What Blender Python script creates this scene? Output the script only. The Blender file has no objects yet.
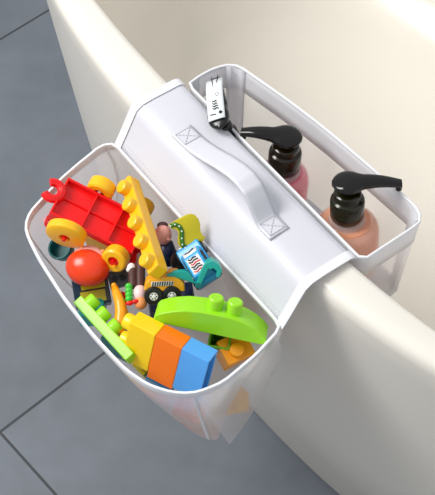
import bpy, math, random
from mathutils import Vector, Matrix
random.seed(7)
SC = bpy.context.scene
COL = SC.collection
V = Vector

# ------------------------------------------------------------------ camera
W_PX, H_PX, F_PX, PITCH, DIST, RIM_Z = 435, 495, 1200.0, math.radians(55), 1.2, 0.55
FW = V((0, math.cos(PITCH), -math.sin(PITCH)))
UPV = V((0, math.sin(PITCH), math.cos(PITCH)))
CAM = V((0, 0, RIM_Z)) - FW * DIST
cd = bpy.data.cameras.new('camera')
cam = bpy.data.objects.new('camera', cd)
COL.objects.link(cam)
cam.location = CAM
cam.rotation_euler = (math.pi / 2 - PITCH, 0, 0)
cd.sensor_fit = 'VERTICAL'
cd.sensor_height = 24.0
cd.lens = F_PX / H_PX * 24.0
cd.clip_start = 0.01
SC.camera = cam


def P(x, y, z):
    """the point of the place at height z (m) on the line of sight through a point of the photograph"""
    d = FW + V((1, 0, 0)) * ((x - W_PX / 2) / F_PX) - UPV * ((y - H_PX / 2) / F_PX)
    return CAM + d * ((z - CAM.z) / d.z)


S_AX, T_AX = V((.8, .6, 0)), V((-.6, .8, 0))       # across the tub rim (inwards), along the rim


def ST(s, t, z):
    """tub coordinates in cm (height in m) to a point"""
    return S_AX * (s * .01) + T_AX * (t * .01) + V((0, 0, z))


# --------------------------------------------------------------- materials
def lin(h):
    h = h.lstrip('#')
    out = []
    for i in (0, 2, 4):
        c = int(h[i:i + 2], 16) / 255
        out.append(c / 12.92 if c <= .04045 else ((c + .055) / 1.055) ** 2.4)
    return (*out, 1)


MATS = {}


def mat(name, hexcol, rough=.3, vary=.04, bump=0, scale=60, trans=0, sss=0, metallic=0, spec=.5, clear=0, transl=0):
    """painted / moulded surface with a faint procedural unevenness; clear = share of light going straight through"""
    if name in MATS:
        return MATS[name]
    m = bpy.data.materials.new(name)
    m.use_nodes = True
    nt = m.node_tree
    b = nt.nodes['Principled BSDF']
    out = nt.nodes['Material Output']
    c = lin(hexcol)
    tc = nt.nodes.new('ShaderNodeTexCoord')
    nz = nt.nodes.new('ShaderNodeTexNoise')
    nz.inputs['Scale'].default_value = scale
    nz.inputs['Detail'].default_value = 3
    nt.links.new(tc.outputs['Object'], nz.inputs['Vector'])
    mx = nt.nodes.new('ShaderNodeMix')
    mx.data_type = 'RGBA'
    mx.inputs['A'].default_value = tuple(v * (1 - vary) for v in c[:3]) + (1,)
    mx.inputs['B'].default_value = tuple(min(1, v * (1 + vary)) for v in c[:3]) + (1,)
    nt.links.new(nz.outputs['Fac'], mx.inputs['Factor'])
    nt.links.new(mx.outputs['Result'], b.inputs['Base Color'])
    b.inputs['Roughness'].default_value = rough
    b.inputs['Metallic'].default_value = metallic
    b.inputs['Specular IOR Level'].default_value = spec
    b.inputs['Transmission Weight'].default_value = trans
    if sss:
        b.inputs['Subsurface Weight'].default_value = sss
        b.inputs['Subsurface Radius'].default_value = (.01, .01, .01)
        b.inputs['Subsurface Scale'].default_value = .3
    if bump:
        bp = nt.nodes.new('ShaderNodeBump')
        bp.inputs['Strength'].default_value = bump
        bp.inputs['Distance'].default_value = .002
        nt.links.new(nz.outputs['Fac'], bp.inputs['Height'])
        nt.links.new(bp.outputs['Normal'], b.inputs['Normal'])
    last = b.outputs['BSDF']
    if transl:
        tl = nt.nodes.new('ShaderNodeBsdfTranslucent')
        nt.links.new(mx.outputs['Result'], tl.inputs['Color'])
        ms = nt.nodes.new('ShaderNodeMixShader')
        ms.inputs['Fac'].default_value = transl
        nt.links.new(last, ms.inputs[1])
        nt.links.new(tl.outputs['BSDF'], ms.inputs[2])
        last = ms.outputs['Shader']
    if clear:
        tp = nt.nodes.new('ShaderNodeBsdfTransparent')
        ms = nt.nodes.new('ShaderNodeMixShader')
        ms.inputs['Fac'].default_value = clear
        nt.links.new(last, ms.inputs[1])
        nt.links.new(tp.outputs['BSDF'], ms.inputs[2])
        last = ms.outputs['Shader']
    nt.links.new(last, out.inputs['Surface'])
    MATS[name] = m
    return m


RED = mat('red_plastic', '#f01417', .28)
YEL = mat('yellow_plastic', '#ffbf1c', .28)
YEL2 = mat('lemon_plastic', '#ffd415', .26)
AMBER = mat('amber_plastic', '#ffa516', .3)
ORG = mat('orange_plastic', '#ff7a10', .24)
BLUE = mat('sky_blue_plastic', '#58a9f2', .24)
BLUE2 = mat('steel_blue_plastic', '#3f8fc0', .3)
LIME = mat('lime_plastic', '#9be022', .3)
GREEN = mat('leaf_green_plastic', '#6fb81c', .3)
BEAD = mat('bead_green_plastic', '#45c840', .3)
OLIVE = mat('olive_yellow_plastic', '#d2c21c', .32)
DGREEN = mat('dark_green_print', '#3c7a1e', .4)
TEAL = mat('teal_plastic', '#17a79b', .3)
DTEAL = mat('dark_teal_plastic', '#0f6f72', .4)
NAVY = mat('navy_plastic', '#14264e', .35)
INK = mat('ink_blue_plastic', '#123a52', .35)
BLACK = mat('black_rubber', '#141416', .45)
GREY = mat('dark_grey_plastic', '#4a4a4e', .4)
LGREY = mat('light_grey_plastic', '#c9cbd0', .35)
WHITE = mat('white_plastic', '#f2f1ee', .35)
PEACH = mat('peach_plastic', '#f0a79a', .4)
HELM = mat('orange_red_plastic', '#ee4016', .25)
SKINO = mat('tan_orange_plastic', '#f2a060', .4)
BROWN = mat('brown_plastic', '#4b2b27', .5)
CARBL = mat('car_blue_plastic', '#2f9fdc', .25)
TRUCK = mat('truck_yellow_plastic', '#f3ae16', .3)
CREAM = mat('cream_acrylic', '#eee8dd', .22, .01, 0, 8)
FABRIC = mat('white_coated_fabric', '#e0e0e7', .42, .012, .08, 900, transl=.1)
BIND = mat('white_woven_binding', '#f1f1f4', .75, .02, .25, 1500)
STITCH = mat('grey_thread', '#c4c4ca', .8)
FABRIC2 = mat('white_basket_fabric', '#f3f3f6', .45, .012, .08, 900, transl=.4)
FROST = mat('frosted_mesh', '#f4f2f4', .35, .01, .05, 900, clear=.27, transl=.62)
FROST2 = mat('milky_mesh', '#f6f4f4', .4, .01, .05, 900, clear=.18, transl=.5)
CLEARM = mat('clear_film', '#f6f6f8', .2, .01, 0, 900, clear=.48, transl=.45)
PUMP = mat('glossy_dark_brown_plastic', '#0e0b08', .12, .1)
PUMP2 = mat('glossy_charcoal_plastic', '#1b1b1d', .22, .1)
COLLAR = mat('dark_amber_plastic', '#1d1306', .14, .1)
COLLAR2 = mat('dark_olive_plastic', '#181803', .14, .1)
FOIL = mat('silver_foil_label', '#e9eef0', .25, .03, 0, 300, metallic=.0)
INKB = mat('printing_ink', '#22262a', .6)


def liquid(name, hexcol, hex2):
    m = mat(name, hexcol, .08, .05, 0, 30, trans=.0, transl=.2)
    return m


PINKL = liquid('pink_soap', '#ff8ea2', '')
ORANL = liquid('peach_soap', '#ffb48e', '')
PALEL = liquid('pale_soap', '#f2dfe0', '')
CLEARP = mat('clear_bottle_plastic', '#fff4f2', .05, .01, 0, 30, trans=.2, clear=.8)


# ------------------------------------------------------------ mesh builder
class G:
    """collects shapes in centimetres of a thing's own frame and links them as ONE mesh object"""

    def __init__(self):
        self.v, self.f = [], []

    def add(self, vs, fs):
        n = len(self.v)
        self.v += [V(p) for p in vs]
        self.f += [tuple(i + n for i in f) for f in fs]
        return self

    def box(self, x0, x1, y0, y1, z0, z1):
        vs = [(x, y, z) for z in (z0, z1) for y in (y0, y1) for x in (x0, x1)]
        return self.add(vs, [(0, 2, 3, 1), (4, 5, 7, 6), (0, 1, 5, 4), (2, 6, 7, 3), (0, 4, 6, 2), (1, 3, 7, 5)])

    def grid(self, rows, close_u=False, close_v=False, cap=False):
        """rows of points joined into a skin"""
        n, k = len(rows), len(rows[0])
        vs = [p for r in rows for p in r]
        fs = []
        for i in range(n if close_v else n - 1):
            for j in range(k if close_u else k - 1):
                a, b = i * k + j, i * k + (j + 1) % k
                c, d = ((i + 1) % n) * k + (j + 1) % k, ((i + 1) % n) * k + j
                fs.append((a, b, c, d))
        if cap:
            fs.append(tuple(range(k - 1, -1, -1)))
            fs.append(tuple((n - 1) * k + j for j in range(k)))
        return self.add(vs, fs)

    def lathe(self, prof, c=(0, 0, 0), axis='z', seg=28, cap=True):
        """profile of (radius, height)"""
        rows = []
        for r, h in prof:
            row = []
            for j in range(seg):
                a = 2 * math.pi * j / seg
                x, y, z = r * math.cos(a), r * math.sin(a), h
                p = {'z': (x, y, z), 'x': (z, x, y), 'y': (y, z, x)}[axis]
                row.append((p[0] + c[0], p[1] + c[1], p[2] + c[2]))
            rows.append(row)
        return self.grid(rows, close_u=True, cap=cap)

    def ball(self, c, r, seg=20, rings=12):
        rx, ry, rz = r if isinstance(r, (tuple, list)) else (r, r, r)
        rows = []
        for i in range(rings + 1):
            a = math.pi * (i + .02) / (rings + .04) - math.pi / 2
            rows.append([(c[0] + rx * math.cos(a) * math.cos(2 * math.pi * j / seg), c[1] + ry * math.cos(a) * math.sin(2 * math.pi * j / seg), c[2] + rz * math.sin(a)) for j in range(seg)])
        return self.grid(rows, close_u=True, cap=True)

    def prism(self, pts, y0, y1):
        """outline in local x,z pushed from y0 to y1; y1 may be an offset vector function"""
        n = len(pts)
        vs = [(x, y0, z) for x, z in pts] + [(x, y1, z) for x, z in pts]
        fs = [tuple(range(n)), tuple(range(2 * n - 1, n - 1, -1))]
        fs += [(i, i + n, (i + 1) % n + n, (i + 1) % n) for i in range(n)]
        return self.add(vs, fs)

    def tube(self, pts, r, seg=10, closed=False, flat=1.0, up=None):
        """round rod along points (r: number or one per point)"""
        pts = [V(p) for p in pts]
        n = len(pts)
        rows, prev = [], None
        for i, p in enumerate(pts):
            a = pts[i - 1] if (i or closed) else p
            b = pts[(i + 1) % n] if (i < n - 1 or closed) else p
            t = (b - a).normalized()
            if up is not None:
                u = V(up)
            else:
                u = prev if prev is not None else (V((0, 0, 1)) if abs(t.z) < .9 else V((1, 0, 0)))
            s = t.cross(u).normalized()
            u = s.cross(t).normalized()
            prev = u
            rr = r[i] if isinstance(r, (list, tuple)) else r
            rows.append([p + s * (rr * flat * math.cos(2 * math.pi * j / seg)) + u * (rr * math.sin(2 * math.pi * j / seg)) for j in range(seg)])
        return self.grid(rows, close_u=True, close_v=closed, cap=not closed)

    def build(self, name, m, parent=None, bevel=0, seg=2, sub=0, solid=0, smooth=30, mats=None):
        me = bpy.data.meshes.new(name)
        me.from_pydata([tuple(p * .01) for p in self.v], [], self.f)
        me.validate()
        import bmesh
        bm = bmesh.new()
        bm.from_mesh(me)
        bmesh.ops.recalc_face_normals(bm, faces=bm.faces)
        bm.to_mesh(me)
        bm.free()
        me.materials.append(m)
        for p in me.polygons:
            p.use_smooth = True
        if smooth < 180:
            me.set_sharp_from_angle(angle=math.radians(smooth))
        o = bpy.data.objects.new(name, me)
        COL.objects.link(o)
        if parent is not None:
            o.parent = parent
        if solid:
            md = o.modifiers.new('thickness', 'SOLIDIFY')
            md.thickness = solid * .01
            md.offset = 0
        if bevel:
            md = o.modifiers.new('edge', 'BEVEL')
            md.width = bevel * .01
            md.segments = seg
            md.limit_method = 'ANGLE'
            md.angle_limit = math.radians(30)
            md.harden_normals = True
        if sub:
            md = o.modifiers.new('sub', 'SUBSURF')
            md.levels = md.render_levels = sub
        return o


def thing(name, label, cat, M=None, group=None):
    o = bpy.data.objects.new(name, None)
    o.empty_display_size = .02
    COL.objects.link(o)
    if M is not None:
        o.matrix_world = M
    o['label'] = label
    o['category'] = cat
    if group:
        o['group'] = group
    return o


def frame(p0, p1, up=(0, 0, 1)):
    """own frame at p0: x towards p1, z near 'up'; also the distance in cm"""
    x = (p1 - p0)
    L = x.length * 100
    x.normalize()
    u = V(up)
    y = u.cross(x).normalized()
    z = x.cross(y).normalized()
    M = Matrix((x, y, z)).transposed().to_4x4()
    M.translation = p0
    return M, L


def place(p, xdir, up):
    return frame(p, p + V(xdir) * .01, up)[0]


TOCAM = -FW


def stud_g(x, y, z, r=.75, h=.75):
    """round knob standing on z"""
    return G().lathe([(r, -.02), (r, h * .75), (r * .93, h * .92), (r * .78, h)], (x, y, z), 'z', 24)


# --------------------------------------------------------------- the floor
fm = bpy.data.materials.new('slate_tile')
fm.use_nodes = True
nt = fm.node_tree
bs = nt.nodes['Principled BSDF']
tc = nt.nodes.new('ShaderNodeTexCoord')
n1 = nt.nodes.new('ShaderNodeTexNoise'); n1.inputs['Scale'].default_value = 5; n1.inputs['Detail'].default_value = 8; n1.inputs['Roughness'].default_value = .62
n2 = nt.nodes.new('ShaderNodeTexNoise'); n2.inputs['Scale'].default_value = 22; n2.inputs['Detail'].default_value = 6
nt.links.new(tc.outputs['Object'], n1.inputs['Vector'])
nt.links.new(tc.outputs['Object'], n2.inputs['Vector'])
cr = nt.nodes.new('ShaderNodeValToRGB')
cr.color_ramp.elements[0].position = .3; cr.color_ramp.elements[0].color = lin('#5f656c')
cr.color_ramp.elements[1].position = .75; cr.color_ramp.elements[1].color = lin('#767c85')
ad = nt.nodes.new('ShaderNodeMath'); ad.operation = 'MULTIPLY_ADD'; ad.inputs[1].default_value = .25; 
sb = nt.nodes.new('ShaderNodeMath'); sb.operation = 'MULTIPLY'; sb.inputs[1].default_value = .78
nt.links.new(n1.outputs['Fac'], sb.inputs[0])
nt.links.new(n2.outputs['Fac'], ad.inputs[0]); nt.links.new(sb.outputs[0], ad.inputs[2])
nt.links.new(ad.outputs[0], cr.inputs['Fac'])
TILE = .62
sx = nt.nodes.new('ShaderNodeSeparateXYZ')
nt.links.new(tc.outputs['Object'], sx.inputs[0])
lines = []
for ax in ('X', 'Y'):
    pp = nt.nodes.new('ShaderNodeMath'); pp.operation = 'PINGPONG'; pp.inputs[1].default_value = TILE / 2
    nt.links.new(sx.outputs[ax], pp.inputs[0])
    mr = nt.nodes.new('ShaderNodeMapRange'); mr.inputs['From Min'].default_value = .0014; mr.inputs['From Max'].default_value = .0026
    mr.inputs['To Min'].default_value = 1; mr.inputs['To Max'].default_value = 0
    nt.links.new(pp.outputs[0], mr.inputs['Value'])
    lines.append(mr)
mxm = nt.nodes.new('ShaderNodeMath'); mxm.operation = 'MAXIMUM'
nt.links.new(lines[0].outputs[0], mxm.inputs[0]); nt.links.new(lines[1].outputs[0], mxm.inputs[1])
mg = nt.nodes.new('ShaderNodeMix'); mg.data_type = 'RGBA'
nt.links.new(mxm.outputs[0], mg.inputs['Factor']); nt.links.new(cr.outputs['Color'], mg.inputs['A']); mg.inputs['B'].default_value = lin('#33363a')
nt.links.new(mg.outputs['Result'], bs.inputs['Base Color'])
bs.inputs['Roughness'].default_value = .55
bp = nt.nodes.new('ShaderNodeBump'); bp.inputs['Strength'].default_value = .25; bp.inputs['Distance'].default_value = .004; bp.invert = True
nt.links.new(mxm.outputs[0], bp.inputs['Height']); nt.links.new(bp.outputs['Normal'], bs.inputs['Normal'])
g = G(); g.grid([[(x * 40, y * 40, 0) for x in range(-6, 9)] for y in range(-6, 9)])
fl = g.build('floor', fm)
g0 = P(0, 432, 0)
fl.location = g0
fl.rotation_euler = (0, 0, math.radians(42.5))
fl['kind'] = 'structure'
fl['label'] = 'dark grey slate tile floor with thin grout lines'

# ------------------------------------------------------------- the bathtub
def tub_loop(a, b, z, n=160, ex=2.4):
    out = []
    for i in range(n):
        th = 2 * math.pi * i / n
        c, s = math.cos(th), math.sin(th)
        out.append(ST(45 - b * math.copysign(abs(c) ** (2 / ex), c), 12 + a * math.copysign(abs(s) ** (2 / ex), s), z * .01) * 100)
    return out


tub = thing('bathtub', 'cream freestanding oval bathtub standing on the dark tile floor', 'bathtub')
prof = [(61.4, 34, .2), (61.9, 34.6, 0), (62.1, 35.0, .6), (63.2, 37.2, 18), (64.4, 39.4, 38), (65.2, 40.6, 50), (65.5, 41.0, 53.2), (65.4, 40.9, 54.3), (64.9, 40.4, 54.9), (63.9, 39.4, 55.0),
        (61.6, 37.0, 55.0, 2.7), (60.9, 36.3, 54.9, 2.9), (60.5, 35.8, 54.4, 3), (60.3, 35.6, 53.3, 3), (59.5, 35.3, 45, 3), (57, 33.6, 30, 2.8), (52, 29.5, 18, 2.6), (46, 22, 13.2), (30, 12, 12.2), (6, 2, 12)]
g = G(); g.grid([tub_loop(r[0], r[1], r[2], ex=r[3] if len(r) > 3 else 2.4) for r in prof], close_u=True, cap=True)
g.build('shell', CREAM, tub, smooth=180)

# ------------------------------------------------------ the bath organizer
caddy = thing('bath_caddy', 'white saddle caddy hung over the tub rim, mesh toy pouch outside and bottle basket inside', 'bath caddy')


def rounded(pts, r, n=6):
    """round the corners of a closed outline of (s,t)"""
    out = []
    k = len(pts)
    for i in range(k):
        a, p, b = V(pts[i - 1]), V(pts[i]), V(pts[(i + 1) % k])
        rr = r[i] if isinstance(r, (list, tuple)) else r
        da, db = (a - p), (b - p)
        d = min(rr, da.length * .48, db.length * .48)
        pa, pb = p + da.normalized() * d, p + db.normalized() * d
        for j in range(n + 1):
            u = j / n
            q = pa * (1 - u) ** 2 + p * 2 * u * (1 - u) + pb * u * u
            out.append(q)
    return out


def resample(pts, n):
    pts = [V(p) for p in pts]
    k = len(pts)
    ls = [(pts[(i + 1) % k] - pts[i]).length for i in range(k)]
    tot = sum(ls)
    out = []
    i, acc = 0, 0
    for j in range(n):
        d = tot * j / n
        while acc + ls[i] < d:
            acc += ls[i]
            i += 1
        u = (d - acc) / ls[i] if ls[i] else 0
        out.append(pts[i] * (1 - u) + pts[(i + 1) % k] * u)
    return out


# flap: saddle of coated fabric over the rim (s, z)
T0, T1 = -9.3, 20.5
sec = [(1.25, 50.4), (2.3, 52.2), (3.2, 53.9), (3.8, 55.0), (4.6, 55.45), (6.2, 55.55), (8.0, 55.5), (9.2, 55.45), (9.8, 55.3), (10.1, 54.8)]


def flap_pt(k, t, lift=0.0, sag=True):
    """point on the saddle at fractional section index k"""
    i = min(int(k), len(sec) - 2)
    u = k - i
    s = sec[i][0] * (1 - u) + sec[i + 1][0] * u
    z = sec[i][1] * (1 - u) + sec[i + 1][1] * u
    ds, dz = sec[i + 1][0] - sec[i][0], sec[i + 1][1] - sec[i][1]
    L = math.hypot(ds, dz)
    # outer edge bows a touch towards the toys in the middle
    if k < 3:
        s -= .25 * (1 - k / 3) * math.sin(math.pi * (t - T0) / (T1 - T0))
    w = .05 * math.sin(t * .9 + k) * (1 if sag else 0)
    return ST(s - dz / L * (lift), t, (z + ds / L * (lift + w + .05)) * .01) * 100


KN = [i * .5 for i in range(19)]
g = G(); g.grid([[flap_pt(k, T0 + (T1 - T0) * j / 40) for j in range(41)] for k in KN])
flap = g.build('saddle_flap', FABRIC, caddy, solid=.16, smooth=180)
# bindings on the two short edges
for ta, tb in ((T0 - .05, T0 + .95), (T1 - .95, T1 + .05)):
    g = G()
    rows = []
    for k in KN:
        a = [flap_pt(k, ta, .14), flap_pt(k, tb, .14), flap_pt(k, tb, .24), flap_pt(k, (ta + tb) / 2, .30), flap_pt(k, ta, .24)]
        rows.append(a)
    g.grid(rows, close_u=True, cap=True)
    b = g.build('edge_binding', BIND, caddy, smooth=50)
# stitched seam lines along the long edges
for k, dz in ((.55, 0), (.28, 0), (7.3, 0)):
    g = G()
    n = 60
    for j in range(n):
        ta = T0 + 1.2 + (T1 - T0 - 2.4) * j / n
        tb = ta + (T1 - T0 - 2.4) / n * .62
        g.tube([flap_pt(k, ta, .1), flap_pt(k, tb, .1)], .035, 5)
    g.build('stitching', STITCH, flap)

# handle: strap from patch to patch
hs0, hs1 = 4.5, 6.95
hz = 55.75


def strap_pt(u, s, th=0):
    """u 0..1 from the far patch to the near one"""
    t = 14.1 + (-2.8 - 14.1) * u
    prof = [(0, 0), (.13, .05), (.2, .25), (.3, .9), (.42, 1.9), (.55, 2.75), (.64, 3.0), (.72, 2.7), (.78, 1.8), (.835, .75), (.87, .15), (.9, .03), (1, 0)]
    for i in range(len(prof) - 1):
        if prof[i][0] <= u <= prof[i + 1][0] + 1e-9:
            w = (u - prof[i][0]) / (prof[i + 1][0] - prof[i][0])
            w = w * w * (3 - 2 * w) if False else w
            h = prof[i][1] * (1 - w) + prof[i + 1][1] * w
            break
    tt = t - .35 * math.sin(math.pi * min(1, max(0, (u - .2) / .7)))
    return ST(s + .1 * math.sin(u * 5), tt, (hz + h + th) * .01) * 100


hd = None
g = G()
rows = []
for i in range(81):
    u = i / 80
    r = []
    for s, th in ((hs0, .0), (hs0 + .4, .04), ((hs0 + hs1) / 2, .05), (hs1 - .4, .04), (hs1, .0)):
        r.append(strap_pt(u, s, th))
    rows.append(r)
g.grid(rows)
hd = g.build('handle', FABRIC, caddy, solid=.2, smooth=180)
for u0, u1 in ((-.0, .135), (.865, 1.0)):
    def pp(a, b):
        return strap_pt(u0 + (u1 - u0) * a, hs0 + (hs1 - hs0) * b, .2)
    g = G()
    loop = [(.12, .1), (.88, .1), (.88, .9), (.12, .9), (.12, .1), (.88, .9), (.88, .1), (.12, .9)]
    for (a0, b0), (a1, b1) in zip(loop[:-1], loop[1:]):
        n = 7
        for j in range(n):
            f0, f1 = j / n, (j + .65) / n
            g.tube([pp(a0 + (a1 - a0) * f0, b0 + (b1 - b0) * f0), pp(a0 + (a1 - a0) * f1, b0 + (b1 - b0) * f1)], .035, 5)
    g.build('stitching', STITCH, hd)

# toy pouch: outline of its mouth (s,t), z in cm
mouth = [(1.1, 20.6), (-.2, 21.3), (-3.0, 20.9), (-6.4, 20.1), (-11.4, 18.3), (-12.8, 17.0), (-13.3, 15.2), (-13.8, 12.4), (-14.3, 7.0), (-14.35, 1.3), (-14.0, -3.6), (-13.2, -6.4),
         (-11.8, -8.5), (-10.1, -9.85), (-7.3, -10.5), (-2.9, -10.0), (.9, -9.2), (1.2, -8.2), (1.1, 0), (1.0, 6), (1.05, 14)]
NP = 96
mouth_r = resample(rounded(mouth, .9, 4), NP)


def centre_scale(p, f, c=(-5.5, 5.0)):
    return V((c[0] + (p[0] - c[0]) * f[0], c[1] + (p[1] - c[1]) * f[1]))


def pouch_loop(level):
    """level 0 mouth .. 1 bottom"""
    zt = 50.3 - 16.0 * level
    out = []
    for p in mouth_r:
        f = 1 - .60 * level ** 1.2
        q = centre_scale(p, (f, 1 - .1 * level))
        q[1] += level * 3.0 * max(0, min(1, (p[0] + 8) / 9)) * max(0, min(1, (1 - p[1]) / 8))
        # the back hangs close to the tub wall, the front tapers in
        back = max(0, min(1, (p[0] + 2.5) / 3.5))
        q[0] = q[0] * (1 - back) + back * (p[0] + 1.7 * math.sin(math.pi * min(1, level * 1.4)) if level < .72 else p[0] + 1.7 * math.sin(math.pi * min(1, .72 * 1.4)) - 1.0 * (level - .72))
        b = .25 * math.sin(math.pi * level) * (1 - back)
        d = (V((q[0], q[1])) - V((-5.5, 5.0)))
        q = q + d.normalized() * b
        out.append(ST(q[0], q[1], (zt + (.35 * back * (1 - level))) * .01) * 100)
    return out


LV = [0, .08, .2, .35, .5, .65, .8, .92, 1.0]
rows = [pouch_loop(l) for l in LV]
g = G(); g.grid(rows, close_u=True)
pouch = g.build('toy_pouch', FROST, caddy, smooth=180)
g = G(); bot = rows[-1]; c = sum(bot, V((0, 0, 0))) / len(bot)
g.grid([[p for p in bot], [c + (p - c) * .5 for p in bot], [c + (p - c) * .02 for p in bot]], close_u=True)
g.build('pouch_base', FROST2, caddy, solid=.08, smooth=180)
# white tape round the mouth
g = G()
rows = []
lp0, lp1 = pouch_loop(0), pouch_loop(.055)
for i, (a, b) in enumerate(zip(lp0, lp1)):
    n = (lp0[(i + 1) % NP] - lp0[i - 1]).normalized().cross(V((0, 0, 1)))
    rows.append([a + n * .12 + V((0, 0, .18)), a + n * .17 - V((0, 0, .1)), b + n * .14 - V((0, 0, .0)), b - n * .08, a - n * .17 - V((0, 0, .1)), a - n * .12 + V((0, 0, .18))])
g.grid(rows, close_u=True, close_v=True)
g.build('mouth_binding', BIND, caddy, smooth=60)


def near(s, t):
    return min(range(NP), key=lambda i: (mouth_r[i] - V((s, t))).length)


# sewn upright seams at the corners
for s, t in ((-.2, 21.2), (-12.8, 17.0), (-10.1, -9.85), (1.1, -8.6)):
    i = near(s, t)
    g = G()
    g.tube([pouch_loop(l)[i] for l in LV], .16, 6)
    g.build('corner_seam', FROST2 if s > -9 else BIND, caddy, smooth=180)
# doubled outer film on the near end, its lower corner hanging free
i0, i1 = near(-10.1, -9.85), near(.3, -9.3)
idx = list(range(i0, i1 + 1))
g = G()
rows = []
lp = pouch_loop(.06)
top_e = [lp[i] for i in idx]
cA, cB, cC = P(229, 443, .335) * 100, P(262, 405, .375) * 100, P(272, 368, .42) * 100
for j, p in enumerate(top_e):
    u = j / (len(top_e) - 1)
    q = cA * (1 - u) ** 2 + (cB * 1.6 + cA * .2 + cC * .2) / 2 * 2 * u * (1 - u) + cC * u * u
    n = V((p.x, p.y, 0)) - V((ST(-5.5, 5, 0).x, ST(-5.5, 5, 0).y, 0)) * 100
    n = n.normalized()
    row = []
    for k in range(9):
        v = k / 8
        row.append(p * (1 - v) + q * v + n * (.18 + .5 * math.sin(math.pi * v) * (.3 + u)))
    rows.append(row)
g.grid(rows)
g.build('end_film', CLEARM, caddy, smooth=180)

# bottle basket on the inside
bk = [(10.55, -9.9), (18.4, -10.0), (19.2, -8.6), (18.6, 4), (18.0, 10), (16.6, 18.9), (14, 19.8), (10.6, 19.6)]
NB = 72
bk_r = resample(rounded(bk, [.6, 1.2, 1.0, 3, 3, 1.6, 1.6, .6], 4), NB)


def bk_loop(level):
    z = 55.0 - 12.6 * level
    out = []
    for p in bk_r:
        q = V((10.6 + (p[0] - 10.6) * (1 - .07 * level), 5 + (p[1] - 5) * (1 - .03 * level)))
        if p[0] < 11.5:
            q[0] = p[0] + .15 * level
        out.append(ST(q[0], q[1], (z + .22 * max(0, (p[0] - 11) / 8) * (1 - level)) * .01) * 100)
    return out


g = G(); g.grid([bk_loop(l) for l in (0, .08, .17, .27)], close_u=True)
g.build('basket_band', FABRIC2, caddy, solid=.12, smooth=180)
g = G(); g.grid([bk_loop(l) for l in (.27, .45, .62, .8, .95, 1)], close_u=True)
g.build('basket_mesh', CLEARM, caddy, smooth=180)
bb = bk_loop(1)
c = sum(bb, V((0, 0, 0))) / NB
g = G(); g.grid([bb, [c + (p - c) * .5 for p in bb], [c + (p - c) * .02 for p in bb]], close_u=True)
g.build('basket_base', FABRIC, caddy, solid=.12, smooth=180)
g = G(); g.tube(bk_loop(0), .2, 8, closed=True, flat=.8, up=(0, 0, 1))
g.build('basket_binding', BIND, caddy, smooth=180)
for s, t in ((16.4, 19.0), (18.9, -9.3), (10.6, 19.5)):
    i = min(range(NB), key=lambda i: (bk_r[i] - V((s, t))).length)
    g = G()
    rows = []
    for l in (0, .25, .5, .75, 1):
        lp = bk_loop(l)
        cc = ST(14.5, 5, .5) * 100
        row = []
        for d in (-2, -1, 0, 1, 2):
            p = lp[(i + d) % NB]
            q = V((cc.x - p.x, cc.y - p.y, 0)).normalized()
            row.append(p * .6 + lp[i] * .4 + q * .12)
        rows.append(row)
    g.grid(rows)
    g.build('basket_corner', FABRIC2, caddy, solid=.08, smooth=180)

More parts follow.
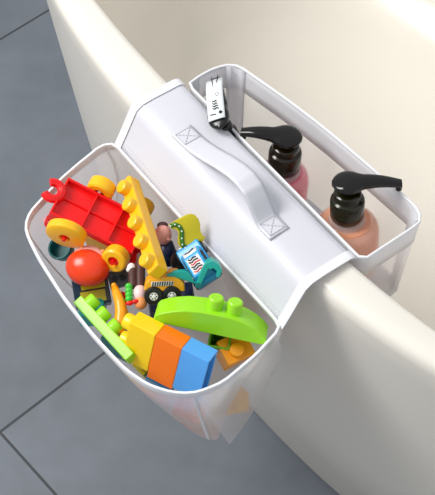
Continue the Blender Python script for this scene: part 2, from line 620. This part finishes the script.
# ----------------------------------------------------------- soap bottles
def bottle(label, base, axis, spout, r, H, soap, pump, collar, lev=.8, sticker=False, L=5.6, arch=True, scale=1.0, cr=1.0):
    """base: where the collar sits; own frame z along the bottle, x along the spout"""
    z = V(axis).normalized()
    x = V(spout)
    x = (x - z * x.dot(z)).normalized()
    y = z.cross(x)
    M = Matrix((x, y, z)).transposed().to_4x4()
    M.translation = base
    M = M @ Matrix.Scale(scale, 4)
    t = thing('soap_bottle', label, 'bottle', M)
    prof = [(r * .86, -H), (r * .96, -H + .25), (r, -H + .8), (r, -3.4), (r * .995, -2.3), (r * .97, -1.75), (r * .9, -1.25), (r * .78, -.92), (1.7 * cr, -.7), (1.5 * cr, -.5), (1.5 * cr, -.05)]
    g = G(); g.lathe(prof, seg=48)
    g.build('bottle_body', CLEARP, t, smooth=60)
    top = -.72
    pl = [(max(.3, rr - .16), h) for rr, h in prof if h < top]
    pl[0] = (pl[0][0], -H + .18)
    g = G(); g.lathe(pl + [(pl[-1][0] - .1, top)], seg=48)
    g.build('liquid_soap', soap, t, smooth=60)
    for zz in (-.72, -.3):
        g = G(); g.lathe([(1.62 * cr, zz - .1), (1.74 * cr, zz - .04), (1.74 * cr, zz + .04), (1.62 * cr, zz + .1)], seg=40)
        g.build('neck_ring', CLEARP, t)
    g = G(); g.tube([(0, 0, -H + .5), (.1, 0, -H / 2), (0, 0, -.3)], .22, 10)
    g.build('dip_tube', WHITE, t)
    g = G(); g.lathe([(q * cr, h) for q, h in [(1.58, 0), (1.64, .15), (1.64, 2.1), (1.55, 2.3), (1.32, 2.42), (1.3, 2.5), (1.34, 2.9), (1.28, 3.15), (1.05, 3.3), (.72, 3.35), (.7, 4.0)]], seg=40)
    g.build('collar', collar, t, smooth=35)
    # pump head: rounded cap running out into a drooping spout
    rows = []
    n = 22
    for i in range(n + 1):
        u = i / n
        X = -1.5 + u * (L + 1.5)
        if X < 1.4:
            w = 1.42 * math.sqrt(max(.02, 1 - ((X) / 1.52) ** 2)) if X < .6 else 1.42 * math.sqrt(1 - (.6 / 1.52) ** 2) * (1 - (X - .6) * .48)
            hh = .56
        else:
            w = (.80 - .36 * (X - 1.4) / (L - 1.4)) * (1.25 if sticker else 1)
            hh = .56 - .24 * (X - 1.4) / (L - 1.4)
        zc = 4.35 + (.0 if X < 1 else .12 * math.sin((X - 1) * .9) - .022 * (X - 1) ** 2 * (1.0 if arch else .3))
        w *= .74 if sticker and X < 1.0 else 1
        hh *= min(1, .35 + 3.2 * u)
        row = []
        for j in range(16):
            a = 2 * math.pi * j / 16
            ca, sa = math.cos(a), math.sin(a)
            row.append((X, w * math.copysign(abs(ca) ** .75, ca), zc + hh * math.copysign(abs(sa) ** .75, sa)))
        rows.append(row)
    g = G(); g.grid(rows, close_u=True, cap=True)
    ph = g.build('pump_head', pump, t, smooth=70)
    zt = 4.35 - .022 * (L - 1) ** 2 * (1.0 if arch else .3) + .12 * math.sin((L - 1) * .9)
    g = G(); g.lathe([(.3, -.1), (.3, .35), (.2, .35), (.2, .0)], (L - .25, 0, zt - .62), seg=16)
    g.build('nozzle', pump, ph)
    if sticker:
        g = G()
        rows = []
        for i in range(9):
            X = -.9 + i / 8 * (L + .55)
            zc = 4.35 + (.0 if X < 1 else .12 * math.sin((X - 1) * .9) - .022 * (X - 1) ** 2 * .3)
            hh = .56 if X < 1.4 else .56 - .24 * (X - 1.4) / (L - 1.4)
            rows.append([(X, yy, zc + hh + .05 - (.0 if abs(yy) < .7 else .04)) for yy in (-.82, -.4, 0, .4, .82)])
        g.grid(rows)
        st = g.build('label_sticker', FOIL, t, solid=.05)
        g = G()
        zs = 4.35 + .56 + .12
        g.tube([(-.35, -.45, zs), (-.2, -.55, zs), (-.05, -.45, zs), (-.2, -.35, zs)], .09, 6, closed=True)
        g.tube([(-.3, .0, zs), (-.22, .55, zs)], .05, 6)
        for k in range(4):
            xx = .35 + k * .32
            g.tube([(xx, -.3 + .05 * k, zs), (xx + .14, -.1, zs), (xx, .1, zs), (xx + .16, .25, zs)], .06, 6)
        g.tube([(1.9, -.25, zs - .04), (2.2, -.42, zs - .05), (2.5, -.3, zs - .07), (2.3, -.1, zs - .06)], .06, 6, closed=True)
        g.tube([(3.4, .1, zs - .16), (4.9, .25, zs - .36)], .05, 6)
        g.tube([(3.9, -.25, zs - .2), (5.0, -.4, zs - .38)], .05, 6)
        g.build('label_lettering', INKB, st)
    return t


def dirpx(a, b, z):
    return P(*b, z) - P(*a, z)


b1 = P(284, 166, .508)
bottle('soap bottle of pink liquid with glossy black pump, between the other two bottles', b1, (0.02, .02, 1), dirpx((285, 133), (234, 126), .57), 2.8, 6.4, PINKL, PUMP, COLLAR, L=4.5, scale=1.1)
b2 = P(347, 215, .520)
bottle('soap bottle of peach orange liquid with black pump, at the bare end of the basket', b2, (-.06, .12, 1), dirpx((345, 182), (396, 182), .57), 3.3, 7.2, ORANL, PUMP, COLLAR2, L=5.0, scale=1.1)
b3 = P(235, 146, .520)
bottle('soap bottle with a white sticker on its black pump, leaning in the basket corner', b3, (-.36, .03, .93), (-.13, 1, .12), 1.05, 2.9, PALEL, PUMP2, PUMP2, sticker=True, L=4.9, arch=False, scale=1.16, cr=.6)

# ================================================================ the toys
def brick(name, label, cat, M, L, Wd, H, studs, m, group=None, open_end=None, r=.75, h=.7, bev=.18, smat=None):
    """hollow-looking moulded brick: x 0..L, y 0..Wd, z -H..0 with knobs on top"""
    t = thing(name, label, cat, M, group)
    g = G(); g.box(0, L, 0, Wd, -H, 0)
    g.build('body', m, t, bevel=bev, seg=3)
    for x, y in studs:
        stud_g(x, y, 0, r, h).build('stud', smat or m, t)
    return t


# --- red wagon base with four yellow wheels, lying upside down
pA, pB, pD = P(49, 213, .514), P(78, 184, .514), P(132, 255, .481)
M, L = frame(pA, pD, up=tuple((pD - pA).cross(pB - pA)))
Wd = (pB - pA).length * 100
wag = thing('toy_wagon', 'red toy wagon base lying upside down with a coupling hook and yellow wheels', 'toy wagon', M)
g = G()
g.box(0, L, 0, Wd, -.9, -.6)
g.box(0, L, 0, .28, -.6, .12)
g.box(0, L, Wd - .28, Wd, -.6, .12)
for x in (0, L * .36, L * .68, L - .28):
    g.box(x, x + .24, .28, Wd - .28, -.6, -.12 if 0 < x < L - .3 else .1)
g.box(.24, L - .28, Wd * .52, Wd * .52 + .16, -.6, -.3)
g.build('chassis', RED, wag, bevel=.07)
hk = []
for i in range(15):
    a = math.radians(135 - 270 * i / 14)
    hk.append((-.75 + .95 * math.cos(a), Wd * .56 + .98 * math.sin(a), -.25))
g = G(); g.tube(hk, .5, 8)
g.box(-.2, .2, Wd * .36, Wd * .8, -.55, .1)
g.build('coupling_hook', RED, wag, bevel=.05)


def axis_lathe(prof, c, ax, seg=32, cap=False):
    """lathe about any axis"""
    q = V((0, 0, 1)).rotation_difference(V(ax).normalized())
    gg = G(); gg.lathe(prof, seg=seg, cap=cap)
    gg.v = [q @ p + V(c) for p in gg.v]
    return gg


Ri = M.to_3x3().inverted()
for x, y, z, r, w, ax in ((2.6, -1.05, -.3, 2.15, 1.25, Ri @ V((-.25, -.95, -.08))), (L - 1.4, -1.15, -.1, 1.4, 1.5, Ri @ V((-.3, -.85, .35))), (3.7, Wd + .75, -.1, 1.5, 1.5, (0, -1, 0)), (L - 1.2, Wd + 1.7, -1.3, 1.2, 1.2, (0, -1, 0))):
    wh = axis_lathe([(.62, -w / 2), (r * .86, -w / 2), (r, -w / 2 + .18), (r * 1.02, 0), (r, w / 2 - .18), (r * .86, w / 2), (.62, w / 2), (.58, 0), (.62, -w / 2)], (x, y, z), ax).build('wheel', YEL, wag, smooth=40)
    axis_lathe([(.57, -w / 2 + .15), (.57, w / 2 - .3)], (x, y, z), ax, 16, True).build('wheel_hub', RED, wh)
    d = V(ax).normalized() * (-1 if y < 0 else 1)
    axis_lathe([(.22, -w / 2 - .35), (.22, w / 2)], (x, y, z), tuple(d), 12, True).build('axle', WHITE if y > 3 and x < 5 else RED, wh)

# --- long yellow bar brick with five knobs
q0, q1 = P(119, 184, .500), P(147, 275, .528)
M, L = frame(q0, q1, up=tuple(V((-.62, -.25, .72))))
brick('building_brick', 'long yellow building brick with a row of five round knobs lying on the red wagon', 'toy brick', M, L, 1.65, 1.6,
      [(1.7 + k * (L - 2.9) / 4, .8) for k in range(5)], YEL, group='building bricks', r=.78, h=.9, bev=.25)

# --- lime bar brick with three knobs along the front edge
q0, q1 = P(81, 295, .490), P(134, 353, .486)
M, L = frame(q0, q1, up=(.75, .58, .30))
brick('building_brick', 'narrow lime green building brick with three round knobs, against the pouch front', 'toy brick', M, L, 1.5, 1.15,
      [(x, .75) for x in (1.1, 3.0, 4.9)], LIME, group='building bricks', r=.78, h=.95, bev=.12)

# --- yellow, orange and blue bricks clicked into a row
q0, q1 = P(129, 322, .516), P(208, 362, .512)
M, L = frame(q0, q1, up=(0, .36, .93))
seg = L / 3
yb = brick('building_brick', 'glossy yellow building brick in line with the orange and blue ones, knobs on its end', 'toy brick', M, seg * 1.02, 2.1, 5.2, [], YEL2, group='building bricks', bev=.14)
for zz in (-1.0, -3.5):
    g = G(); g.lathe([(.85, .05), (.85, -.7), (.74, -.9), (.5, -.95)], (0, 1.05, zz), 'x', 24)
    g.build('stud', YEL2, yb)
M2 = M @ Matrix.Translation((seg * .0103, 0, 0))
brick('building_brick', 'glossy orange building brick joined between a yellow and a blue one', 'toy brick', M2, seg - .04, 2.1, 5.9, [], ORG, group='building bricks', bev=.1)
M3 = M @ Matrix.Translation((seg * .0201, 0, 0))
bb_ = thing('building_brick', 'sky blue building brick at the end of the row with its hollow end showing', 'toy brick', M3, 'building bricks')
g = G()
w = .24
e = seg + .05
outer = [(0, -5.6), (2.1, -5.6), (2.1, 0), (0, 0)]
inner = [(w, -5.6 + w), (2.1 - w, -5.6 + w), (2.1 - w, -w), (w, -w)]
g.grid([[(.02, y, z) for y, z in outer], [(e, y, z) for y, z in outer], [(e, y, z) for y, z in inner], [(.5, y, z) for y, z in inner]], close_u=True, cap=True)
g.build('body', BLUE, bb_, bevel=.07)
g = G(); g.lathe([(.5, .4), (.5, e - .35), (.34, e - .35), (.34, .5)], (0, 1.05, -2.3), 'x', 18)
g.build('inner_tube', BLUE, bb_)

# --- lime curved roof brick with two knobs
q0, q1 = P(153, 322, .506), P(265, 346, .494)
M, L = frame(q0, q1, up=(0.0, .35, .94))
rf = thing('building_brick', 'large lime green boat-shaped building brick with two knobs, beside the blue brick', 'toy brick', M, 'building bricks')
prof_b = [(0, .55), (.02, .95), (.07, 1.35), (.15, 1.8), (.26, 2.25), (.40, 2.5), (.55, 2.55), (.68, 2.5), (.78, 2.25), (.88, 1.75), (.96, 1.1), (1.0, .6)]
pts = [(0.2, 0), (L * .97, 0), (L, .25)] + [(L * u, h) for u, h in reversed(prof_b)] + [(0, .2)]
g = G(); g.prism(pts, 0, 2.6)
g.build('body', LIME, rf, bevel=.22, seg=3, smooth=40)
for x in (.50, .67):
    stud_g(L * x, 1.3, 2.42, .8, 1.35).build('stud', LIME, rf)

# --- green hollow brick below the boat-shaped one, amber brick beside it
M, L = frame(P(207, 346, .474), P(230, 350, .474), up=(0, -.3, .95))
gb = thing('building_brick', 'leaf green building brick standing under the boat-shaped one', 'toy brick', M, 'building bricks')
g = G()
hh, dd = 5.0, 2.9
outer = [(0, 0), (2.3, 0), (2.3, dd), (0, dd)]
inner = [(.2, .2), (2.1, .2), (2.1, dd - .2), (.2, dd - .2)]
g.grid([[(x, y, -hh) for x, y in outer], [(x, y, 0) for x, y in outer], [(x, y, 0) for x, y in inner], [(x, y, -hh + .3) for x, y in inner]], close_u=True, cap=True)
g.build('body', GREEN, gb, bevel=.06)
M, L = frame(P(229, 366, .466), P(256, 353, .466), up=(.15, -.3, .9))
ab = brick('building_brick', 'amber building brick wedged between the green brick and the pouch end', 'toy brick', M, L, 2.8, 3.0, [(1.4, 1.1)], AMBER, group='building bricks', bev=.12)

# --- orange red helmet on a toy head
hp = P(86, 266, .482)
M = place(hp, (.95, -.25, 0), (-.18, -.35, .9)) @ Matrix.Scale(1.0, 4)
hf = thing('hatted_toy_figure', 'toy figure head under a big orange-red dome hat, beside the yellow wheels', 'toy figure', M)
g = G(); g.ball((0, .55, -1.5), (1.95, 1.75, 1.5))
g.build('face', SKINO, hf, smooth=180)
g = G()
rows = []
for i in range(12):
    a = i / 11 * math.pi / 2
    rows.append([((2.35 * math.cos(a) + .02) * math.cos(t) , (2.0 * math.cos(a) + .02) * math.sin(t), 1.5 * math.sin(a) - .7) for t in [2 * math.pi * j / 32 for j in range(32)]])
rows.insert(0, [(2.4 * math.cos(t), 2.05 * math.sin(t), -1.0) for t in [2 * math.pi * j / 32 for j in range(32)]])
g.grid(rows, close_u=True, cap=True)
dome = g.build('dome_hat', HELM, hf, smooth=180)
g = G()
g.tube([(1.95 * math.cos(t), 1.65 * math.sin(t) - .05, -.32 - .1 * math.sin(t)) for t in [math.pi * (1.08 + .84 * j / 16) for j in range(17)]], .16, 8)
g.build('hat_ridge', HELM, dome, smooth=180)
g = G()
g.tube([(-1.5 + .25 * i, 1.95 - .06 * (i - 6) ** 2 * .35, -.5) for i in range(13)], .42, 8)
g.build('hat_brim', PEACH, hf, smooth=180)
for x in (-1.0, 1.3):
    g = G(); g.ball((x, 1.95, -.2), .24)
    g.build('pin', SKINO, hf, smooth=180)

# --- printed block below the head
M, L = frame(P(74, 297, .446), P(110, 291, .446), up=(-.1, -.45, .88))
pb = thing('picture_block', 'dark teal toy block with yellow picture panel, under the dome hat', 'toy block', M)
g = G(); g.box(0, L, -1.2, 2.6, -2.6, 0)
g.build('body', INK, pb, bevel=.15)
g = G(); g.box(.7, L - .5, -.9, .35, 0, .05); g.box(.9, L - .4, .55, 1.9, 0, .05)
g.build('yellow_print', OLIVE, pb)
g = G(); g.box(.7, L - .5, .38, .52, 0, .06)
g.build('brown_print', BROWN, pb)
g = G(); g.box(L - .38, L - .08, -1.0, 2.4, 0, .06)
g.build('grey_print', GREY, pb)

# --- grey brick with round dimples
M, L = frame(P(112, 289, .456), P(131, 284, .456), up=(-.05, -.5, .86))
gbk = thing('building_brick', 'small dark grey building brick with two round sockets, beside the brown doll', 'toy brick', M, 'building bricks')
g = G(); g.box(0, L, 0, 1.9, -1.6, 0)
g.build('body', GREY, gbk, bevel=.1)
for x in (.52, 1.38):
    g = G(); g.lathe([(.36, 0), (.36, .14), (.2, .14), (.2, .02)], (x, .95, 0), 'z', 18)
    g.build('socket', BLACK, gbk)

# --- teal cup and a red brick at the end corner
M = place(P(60, 248, .460), (.7, -.6, 0), (-.3, -.3, .9))
cp = thing('toy_cup', 'dark teal round toy cup under the large yellow wheel', 'toy cup', M)
g = G(); g.lathe([(.9, -1.6), (1.2, -1.2), (1.32, -.2), (1.36, .1), (1.3, .25), (1.1, .22), (1.0, -.9)], seg=28)
g.build('cup', DTEAL, cp, smooth=40)
M, L = frame(P(42, 219, .470), P(50, 238, .465), up=(-.5, -.3, .8))
brick('building_brick', 'small red building brick in the pouch corner beside the yellow wheel', 'toy brick', M, L, 1.1, 1.4, [(1.0, .55)], RED, group='building bricks', r=.4, h=.4, bev=.1)

# --- doll with brown legs (upside down)
M, L = frame(P(136, 257, .490), P(137, 308, .486), up=(0, -.4, .9))
dl = thing('toy_doll', 'toy doll lying head down with brown legs, white cuff and green beaded sleeve', 'toy figure', M)
for y, x0 in ((-.38, 1.6), (.42, -.2)):
    g = G(); g.tube([(x0, y + .1, 0), (2.2, y, .05), (3.6, y * .95, 0)], [.5, .5, .52], 12)
    g.build('leg', BROWN, dl, smooth=60)
g = G(); g.ball((1.3, .5 - 1.0, .1), (.5, .45, .42))
g.ball((1.55, -.75, .1), (.3, .3, .3))
g.build('cuff', WHITE, dl, smooth=180)
g = G(); g.ball((4.35, .35, -.05), (.95, .72, .7))
g.build('torso', mat('pale_pink_plastic', '#f4d3d2', .4), dl, smooth=180)
g = G(); g.ball((5.4, .4, -.2), (.75, .7, .65))
g.build('head', SKINO, dl, smooth=180)
g = G()
for k in range(4):
    g.ball((3.6 + k * .5, -.78, .15), (.36, .42, .42), 14, 8)
g.build('sleeve', BEAD, dl, smooth=180)
g = G(); g.ball((5.55, -.75, .1), (.25, .42, .25)); g.ball((5.5, -.1, .3), (.22, .4, .22))
g.build('bow', RED, dl, smooth=180)

# --- curved yellow toy banana
pts = [(114.5, 287), (117, 294), (120, 303), (121.5, 312), (120.5, 322), (117.5, 333)]
c = P(119, 312, .482)
M = Matrix.Translation(c)
bn = thing('toy_banana', 'curved golden yellow toy banana beside the green beaded sleeve', 'toy fruit', M)
g = G(); g.tube([(P(x, y, .482 + .004 * math.sin(i)) - c) * 100 for i, (x, y) in enumerate(pts)], [.35, .5, .58, .68, .72, .6], 14)
g.build('fruit', AMBER, bn, smooth=180)
g = G(); g.ball(tuple((P(114, 285.5, .483) - c) * 100), .3)
g.build('stem', AMBER, bn, smooth=180)
c = P(124.5, 297, .470)
M = Matrix.Translation(c)
rp = thing('toy_flame', 'small red and orange toy piece between banana and doll', 'toy piece', M)
g = G(); g.prism([(-.5, -.9), (.4, -1.0), (.6, .1), (.35, .9), (.05, .3), (-.3, .7)], -.4, .4)
g.build('body', RED, rp, bevel=.12)
g = G(); g.prism([(-.25, -.6), (.2, -.65), (.3, 0), (.05, .3)], -.5, .5)
g.build('core', ORG, rp, bevel=.06)

# --- little figure with a pink head behind the yellow bar
M = place(P(163, 235, .489), (1, 0, 0), (0.05, .35, .9))
pf = thing('toy_figure', 'toy figure with round pink head and navy body behind the yellow bar brick', 'toy figure', M)
g = G(); g.ball((0, 0, 0), (.95, .9, 1.15))
g.build('head', PEACH, pf, smooth=180)
g = G(); g.ball((.6, -.75, -.1), (.22, .2, .2))
g.build('nose', PEACH, pf, smooth=180)
g = G(); g.ball((-.05, .55, .85), (.6, .5, .4))
g.build('hair', BROWN, pf, smooth=180)
g = G()
g.tube([(.3, .2, -1.0), (.4, -.1, -2.0), (.3, -.3, -3.4)], [.7, 1.0, 1.0], 14)
g.build('body', NAVY, pf, smooth=180)
g = G(); g.tube([(.9, -.2, -1.8), (1.6, -.6, -2.4), (1.7, -.9, -3.0)], .32, 10)
g.build('arm', NAVY, pf, smooth=180)

# --- loose black wheel
M = place(P(180, 261, .482), (.6, .5, 0), (.3, -.75, .6))
bw = thing('rubber_tyre_ring', 'small black toy wheel lying between navy figure and blue car', 'toy wheel', M)
g = G(); g.lathe([(.35, -.35), (.9, -.4), (1.1, -.25), (1.1, .25), (.9, .4), (.35, .35)], seg=28)
g.build('tyre', BLACK, bw, smooth=50)
g = G(); g.lathe([(.34, -.3), (.34, .3), (.2, .42)], seg=20)
g.build('hub', NAVY, bw)

# --- olive S-shaped block with green printed front
c = P(178, 239, .522)
M = Matrix.Translation(c)
ob = thing('curved_block', 'olive yellow S-shaped toy block with dotted green road on its front', 'toy block', M)
px = [(167.5, 225), (171, 221.5), (176, 220), (181, 221.5), (184.5, 226), (186.5, 232), (186.5, 239), (188.5, 244), (192, 247), (188, 253), (181, 251), (177.5, 246.5), (177, 240), (178, 234), (176, 230), (172, 229.5)]


def on_plane(x, y):
    """a standing plane facing the camera side: image right and up-away"""
    return V(((x - 178) / 10.0, (240 - y) / 10.0 * .55, (240 - y) / 10.0 * .82))


ext = V((1.5, .75, .35))
fr = [on_plane(x, y) for x, y in px]
n = len(fr)
g = G(); g.add([*fr, *[p + ext for p in fr]], [tuple(range(n)), tuple(range(2 * n - 1, n - 1, -1))] + [(i, i + n, (i + 1) % n + n, (i + 1) % n) for i in range(n)])
g.build('body', OLIVE, ob, bevel=.12, seg=2)
road = [(170.5, 225.3), (175, 223.5), (179.5, 225.5), (182, 231), (182, 239), (182.5, 246), (185.5, 249.5)]
out = on_plane(178, 240) - V((0, 0, 0))
off = V((0, -.82, .55)) * .06
g = G()
rows = []
for i, (x, y) in enumerate(road):
    a = road[max(0, i - 1)]; b = road[min(len(road) - 1, i + 1)]
    d = V((b[0] - a[0], b[1] - a[1])).normalized()
    nn = V((-d.y, d.x)) * 2.4
    rows.append([on_plane(x + nn.x, y + nn.y) + off, on_plane(x - nn.x, y - nn.y) + off])
g.grid(rows)
rd = g.build('road_print', DGREEN, ob, solid=.06)
for i in range(0, len(road)):
    g = G(); g.ball(tuple(on_plane(*road[i]) + off * 1.6), .1, 8, 6)
    g.build('dot_print', WHITE, rd)

# --- blue toy car
M, L = frame(P(197, 284, .492), P(184, 263, .497), up=(-.3, -.25, .92))
M = M @ Matrix.Translation((.014, -.013, 0))
car = thing('toy_car', 'small blue toy car with printed black and white windows against the pouch back', 'toy car', M)
g = G(); g.prism([(-2.3, .25), (2.4, .25), (2.5, .9), (2.3, 1.35), (1.7, 1.5), (-2.2, 1.55), (-2.4, 1.2)], -1.35, 1.35)
g.build('body', CARBL, car, bevel=.18, seg=3)
g = G()
lo = [(-2.0, -1.2, 1.5), (1.6, -1.2, 1.5), (1.6, 1.2, 1.5), (-2.0, 1.2, 1.5)]
hi = [(-1.6, -.95, 2.55), (.7, -.95, 2.55), (.7, .95, 2.55), (-1.6, .95, 2.55)]
g.grid([lo, hi], close_u=True, cap=True)
cb = g.build('cabin', CARBL, car, bevel=.18, seg=3)
g = G(); g.add([(1.52, -.85, 1.62), (1.52, .85, 1.62), (.8, .75, 2.42), (.8, -.75, 2.42)], [(0, 1, 2, 3)])
g.build('windscreen', WHITE, cb, solid=.1)
g = G(); g.box(-1.3, .4, -.7, .7, 2.56, 2.6)
rp_ = g.build('roof_print', WHITE, cb)
for k in range(6):
    x = -1.15 + .28 * k
    g = G(); g.tube([(x, -.6 + .1 * (k % 3), 2.62), (x + .1, -.1, 2.62), (x - .03, .3, 2.62), (x + .12, .6 - .1 * (k % 2), 2.62)], .085, 6)
    g.build('roof_lettering', INKB if k % 3 else RED, rp_)
g = G(); g.tube([(1.45, -.5, 1.82), (1.2, .1, 2.06), (1.35, .55, 1.9)], .1, 6)
g.build('windscreen_print', INKB, cb)
for s in (-1, 1):
    g = G(); g.add([(-1.75, s * 1.14, 1.65), (.9, s * 1.14, 1.65), (.6, s * 1.0, 2.35), (-1.5, s * 1.0, 2.35)], [(0, 1, 2, 3)])
    g.build('side_window', INKB, cb, solid=.1)
    g = G(); g.add([(-1.5, s * 1.19, 1.8), (-.7, s * 1.19, 1.8), (-.7, s * 1.1, 2.15), (-1.4, s * 1.1, 2.15)], [(0, 1, 2, 3)])
    g.build('window_print', WHITE, cb, solid=.06)
for x in (-1.45, 1.45):
    for s in (-1, 1):
        g = G(); g.lathe([(.35, s * 1.2), (.72, s * 1.2), (.78, s * 1.35), (.72, s * 1.52), (.42, s * 1.52), (.4, s * 1.44)], (x, 0, .55), 'y', 24)
        wl = g.build('wheel', BLACK, car, smooth=40)
        g = G(); g.lathe([(.4, s * 1.42), (.38, s * 1.5), (.12, s * 1.56)], (x, 0, .55), 'y', 18)
        g.build('wheel_hub', LGREY, wl)
g = G(); g.box(2.44, 2.56, -.9, .9, .5, 1.1)
g.build('grille', WHITE, car, bevel=.03)

# --- yellow toy digger with teal arm
UPD = (0.02, .62, .78)
M, _ = frame(P(144.5, 296, .500), P(186, 294.5, .500), up=UPD)
dg = thing('toy_digger', 'yellow toy digger with black wheels and a teal digging arm', 'toy digger', M)
g = G(); g.prism([(-.05, .55), (.15, 1.35), (.55, 1.75), (2.1, 1.95), (3.1, 1.9), (3.7, 1.6), (4.1, 1.1), (4.15, .35), (3.6, .3)], 0, 2.1)
g.build('body', TRUCK, dg, bevel=.14, seg=3)
g = G(); g.box(.3, 3.8, .1, 2.0, -.35, .55)
g.build('undercarriage', BLACK, dg, bevel=.08)
g = G(); g.box(1.35, 2.3, -.02, .12, -.2, .42)
g.build('axle_plate', BROWN, dg, bevel=.04)
g = G(); g.box(.75, 3.0, -.05, .02, 1.02, 1.5)
vp = g.build('vent_panel', WHITE, dg)
g = G()
for k in range(9):
    x = .8 + k * .245
    g.add([(x, -.08, 1.04), (x + .13, -.08, 1.04), (x + .22, -.08, 1.48), (x + .09, -.08, 1.48)], [(0, 1, 2, 3)])
g.build('vent_slat', INKB, vp, solid=.03)
g = G(); g.box(2.5, 3.5, .6, 1.8, 1.7, 2.35)
g.build('cab', AMBER, dg, bevel=.15)
for x in (.95, 2.8):
    for y0, s in ((.0, -1), (2.1, 1)):
        g = G(); g.lathe([(.4, y0 - s * .3), (.88, y0 - s * .3), (.98, y0 - s * .1), (.98, y0 + s * .2), (.88, y0 + s * .32), (.46, y0 + s * .32), (.44, y0 + s * .2)], (x, 0, .0), 'y', 28)
        wl = g.build('wheel', BLACK, dg, smooth=40)
        g = G(); g.lathe([(.45, y0 + s * .18), (.43, y0 + s * .3), (.16, y0 + s * .3), (.12, y0 + s * .38)], (x, 0, .0), 'y', 20)
        hb = g.build('wheel_hub', WHITE, wl, smooth=40)
        if s < 0:
            g = G()
            for k in range(6):
                a = k * math.pi / 3
                g.ball((x + .29 * math.cos(a), y0 - .31, .29 * math.sin(a)), (.075, .04, .075), 8, 6)
            g.build('hub_hole', INKB, wl)
g = G(); g.prism([(2.3, 2.05), (3.2, 2.45), (4.2, 2.45), (5.1, 2.0), (5.75, 1.35), (5.6, .95), (5.2, 1.0), (4.4, 1.35), (3.4, 1.7), (2.4, 1.85)], .2, .95)
boom = g.build('boom', TEAL, dg, bevel=.12)
g = G(); g.prism([(5.25, 1.1), (5.75, 1.0), (6.5, 2.6), (6.9, 3.4), (6.4, 3.6), (5.8, 2.6)], -.55, .35)
g.build('dipper', TEAL, dg, bevel=.1)
g = G(); g.prism([(6.3, 3.5), (7.0, 3.75), (7.7, 3.3), (8.0, 2.6), (7.7, 1.95), (7.35, 2.0), (7.45, 2.6), (7.1, 2.95), (6.7, 2.8)], -.8, .6)
g.build('bucket', TEAL, dg, bevel=.08)
g = G(); g.lathe([(.3, -.6), (.3, 1.25)], (5.5, 0, 1.1), 'y', 16)
g.build('pivot', DTEAL, dg)

# --- bricks lower in the heap, seen in the gaps and through the film
def low(label, a, za, b, zb, up, Wd, H, m, n=2):
    M, L = frame(P(*a, za), P(*b, zb), up=up)
    return brick('building_brick', label, 'toy brick', M, L, Wd, H, [(L * (k + .5) / n, Wd / 2) for k in range(n)], m, group='building bricks', r=.7, h=.6, bev=.12)


low('steel blue building brick low in the pouch under the orange brick', (145, 377), .440, (170, 393), .433, (0, -.3, .95), 2.0, 3.0, BLUE2, 2)
low('dull yellow building brick low in the pouch beside the narrow lime one', (131, 364), .440, (143, 376), .437, (-.2, -.2, .95), 1.8, 3.0, OLIVE, 1)
low('amber building brick showing through the film at the near end', (213, 419), .378, (250, 411), .372, (.25, -.75, .6), 2.2, 2.6, YEL, 2)
low('orange building brick showing through the film below the white rim', (172, 412), .385, (200, 424), .38, (0, -.3, .95), 2.2, 2.6, ORG, 2)

for lab, a, b, z, wd, h, m, n in (
        ('dark teal building brick deep in the heap between the lime brick and the banana', (100, 338), (124, 350), .448, 2.6, 3.0, DTEAL, 2),
        ('navy building brick deep in the heap under the black wheel and digger', (150, 312), (196, 306), .452, 3.0, 3.2, NAVY, 3),
        ('red building brick deep in the heap under the yellow bar brick', (128, 268), (150, 250), .450, 2.6, 3.0, RED, 2),
        ('orange building brick deep in the heap behind the green roof brick', (206, 320), (240, 326), .440, 2.6, 3.0, ORG, 2),
        ('yellow building brick deep in the heap below the red wagon', (84, 236), (112, 246), .440, 3.0, 3.2, YEL, 2),
        ('teal building brick deep in the heap under the picture block', (78, 316), (104, 316), .436, 2.6, 2.6, TEAL, 2)):
    low(lab, a, z, b, z, (.05, -.1, 1), wd, h, m, n)
# ------------------------------------------------------------------- light
w = bpy.data.worlds.new('world')
SC.world = w
w.use_nodes = True
bg = w.node_tree.nodes['Background']
bg.inputs['Color'].default_value = (.93, .96, 1.0, 1)
bg.inputs['Strength'].default_value = .62


def area(name, loc, tgt, size, power, col=(1, 1, 1)):
    ld = bpy.data.lights.new(name, 'AREA')
    ld.shape = 'RECTANGLE'
    ld.size, ld.size_y = size
    ld.energy = power
    ld.color = col
    o = bpy.data.objects.new(name, ld)
    COL.objects.link(o)
    o.location = loc
    d = (V(tgt) - V(loc)).normalized()
    o.rotation_euler = d.to_track_quat('-Z', 'Y').to_euler()
    return o


area('window_light', (-1.6, .25, 2.35), (0, .05, .5), (1.1, 1.1), 58, (1, .985, .96))

vs = SC.view_settings
vs.view_transform = 'Standard'
vs.look = 'None'
vs.gamma = 1
vs.use_curve_mapping = False
vs.exposure = .0
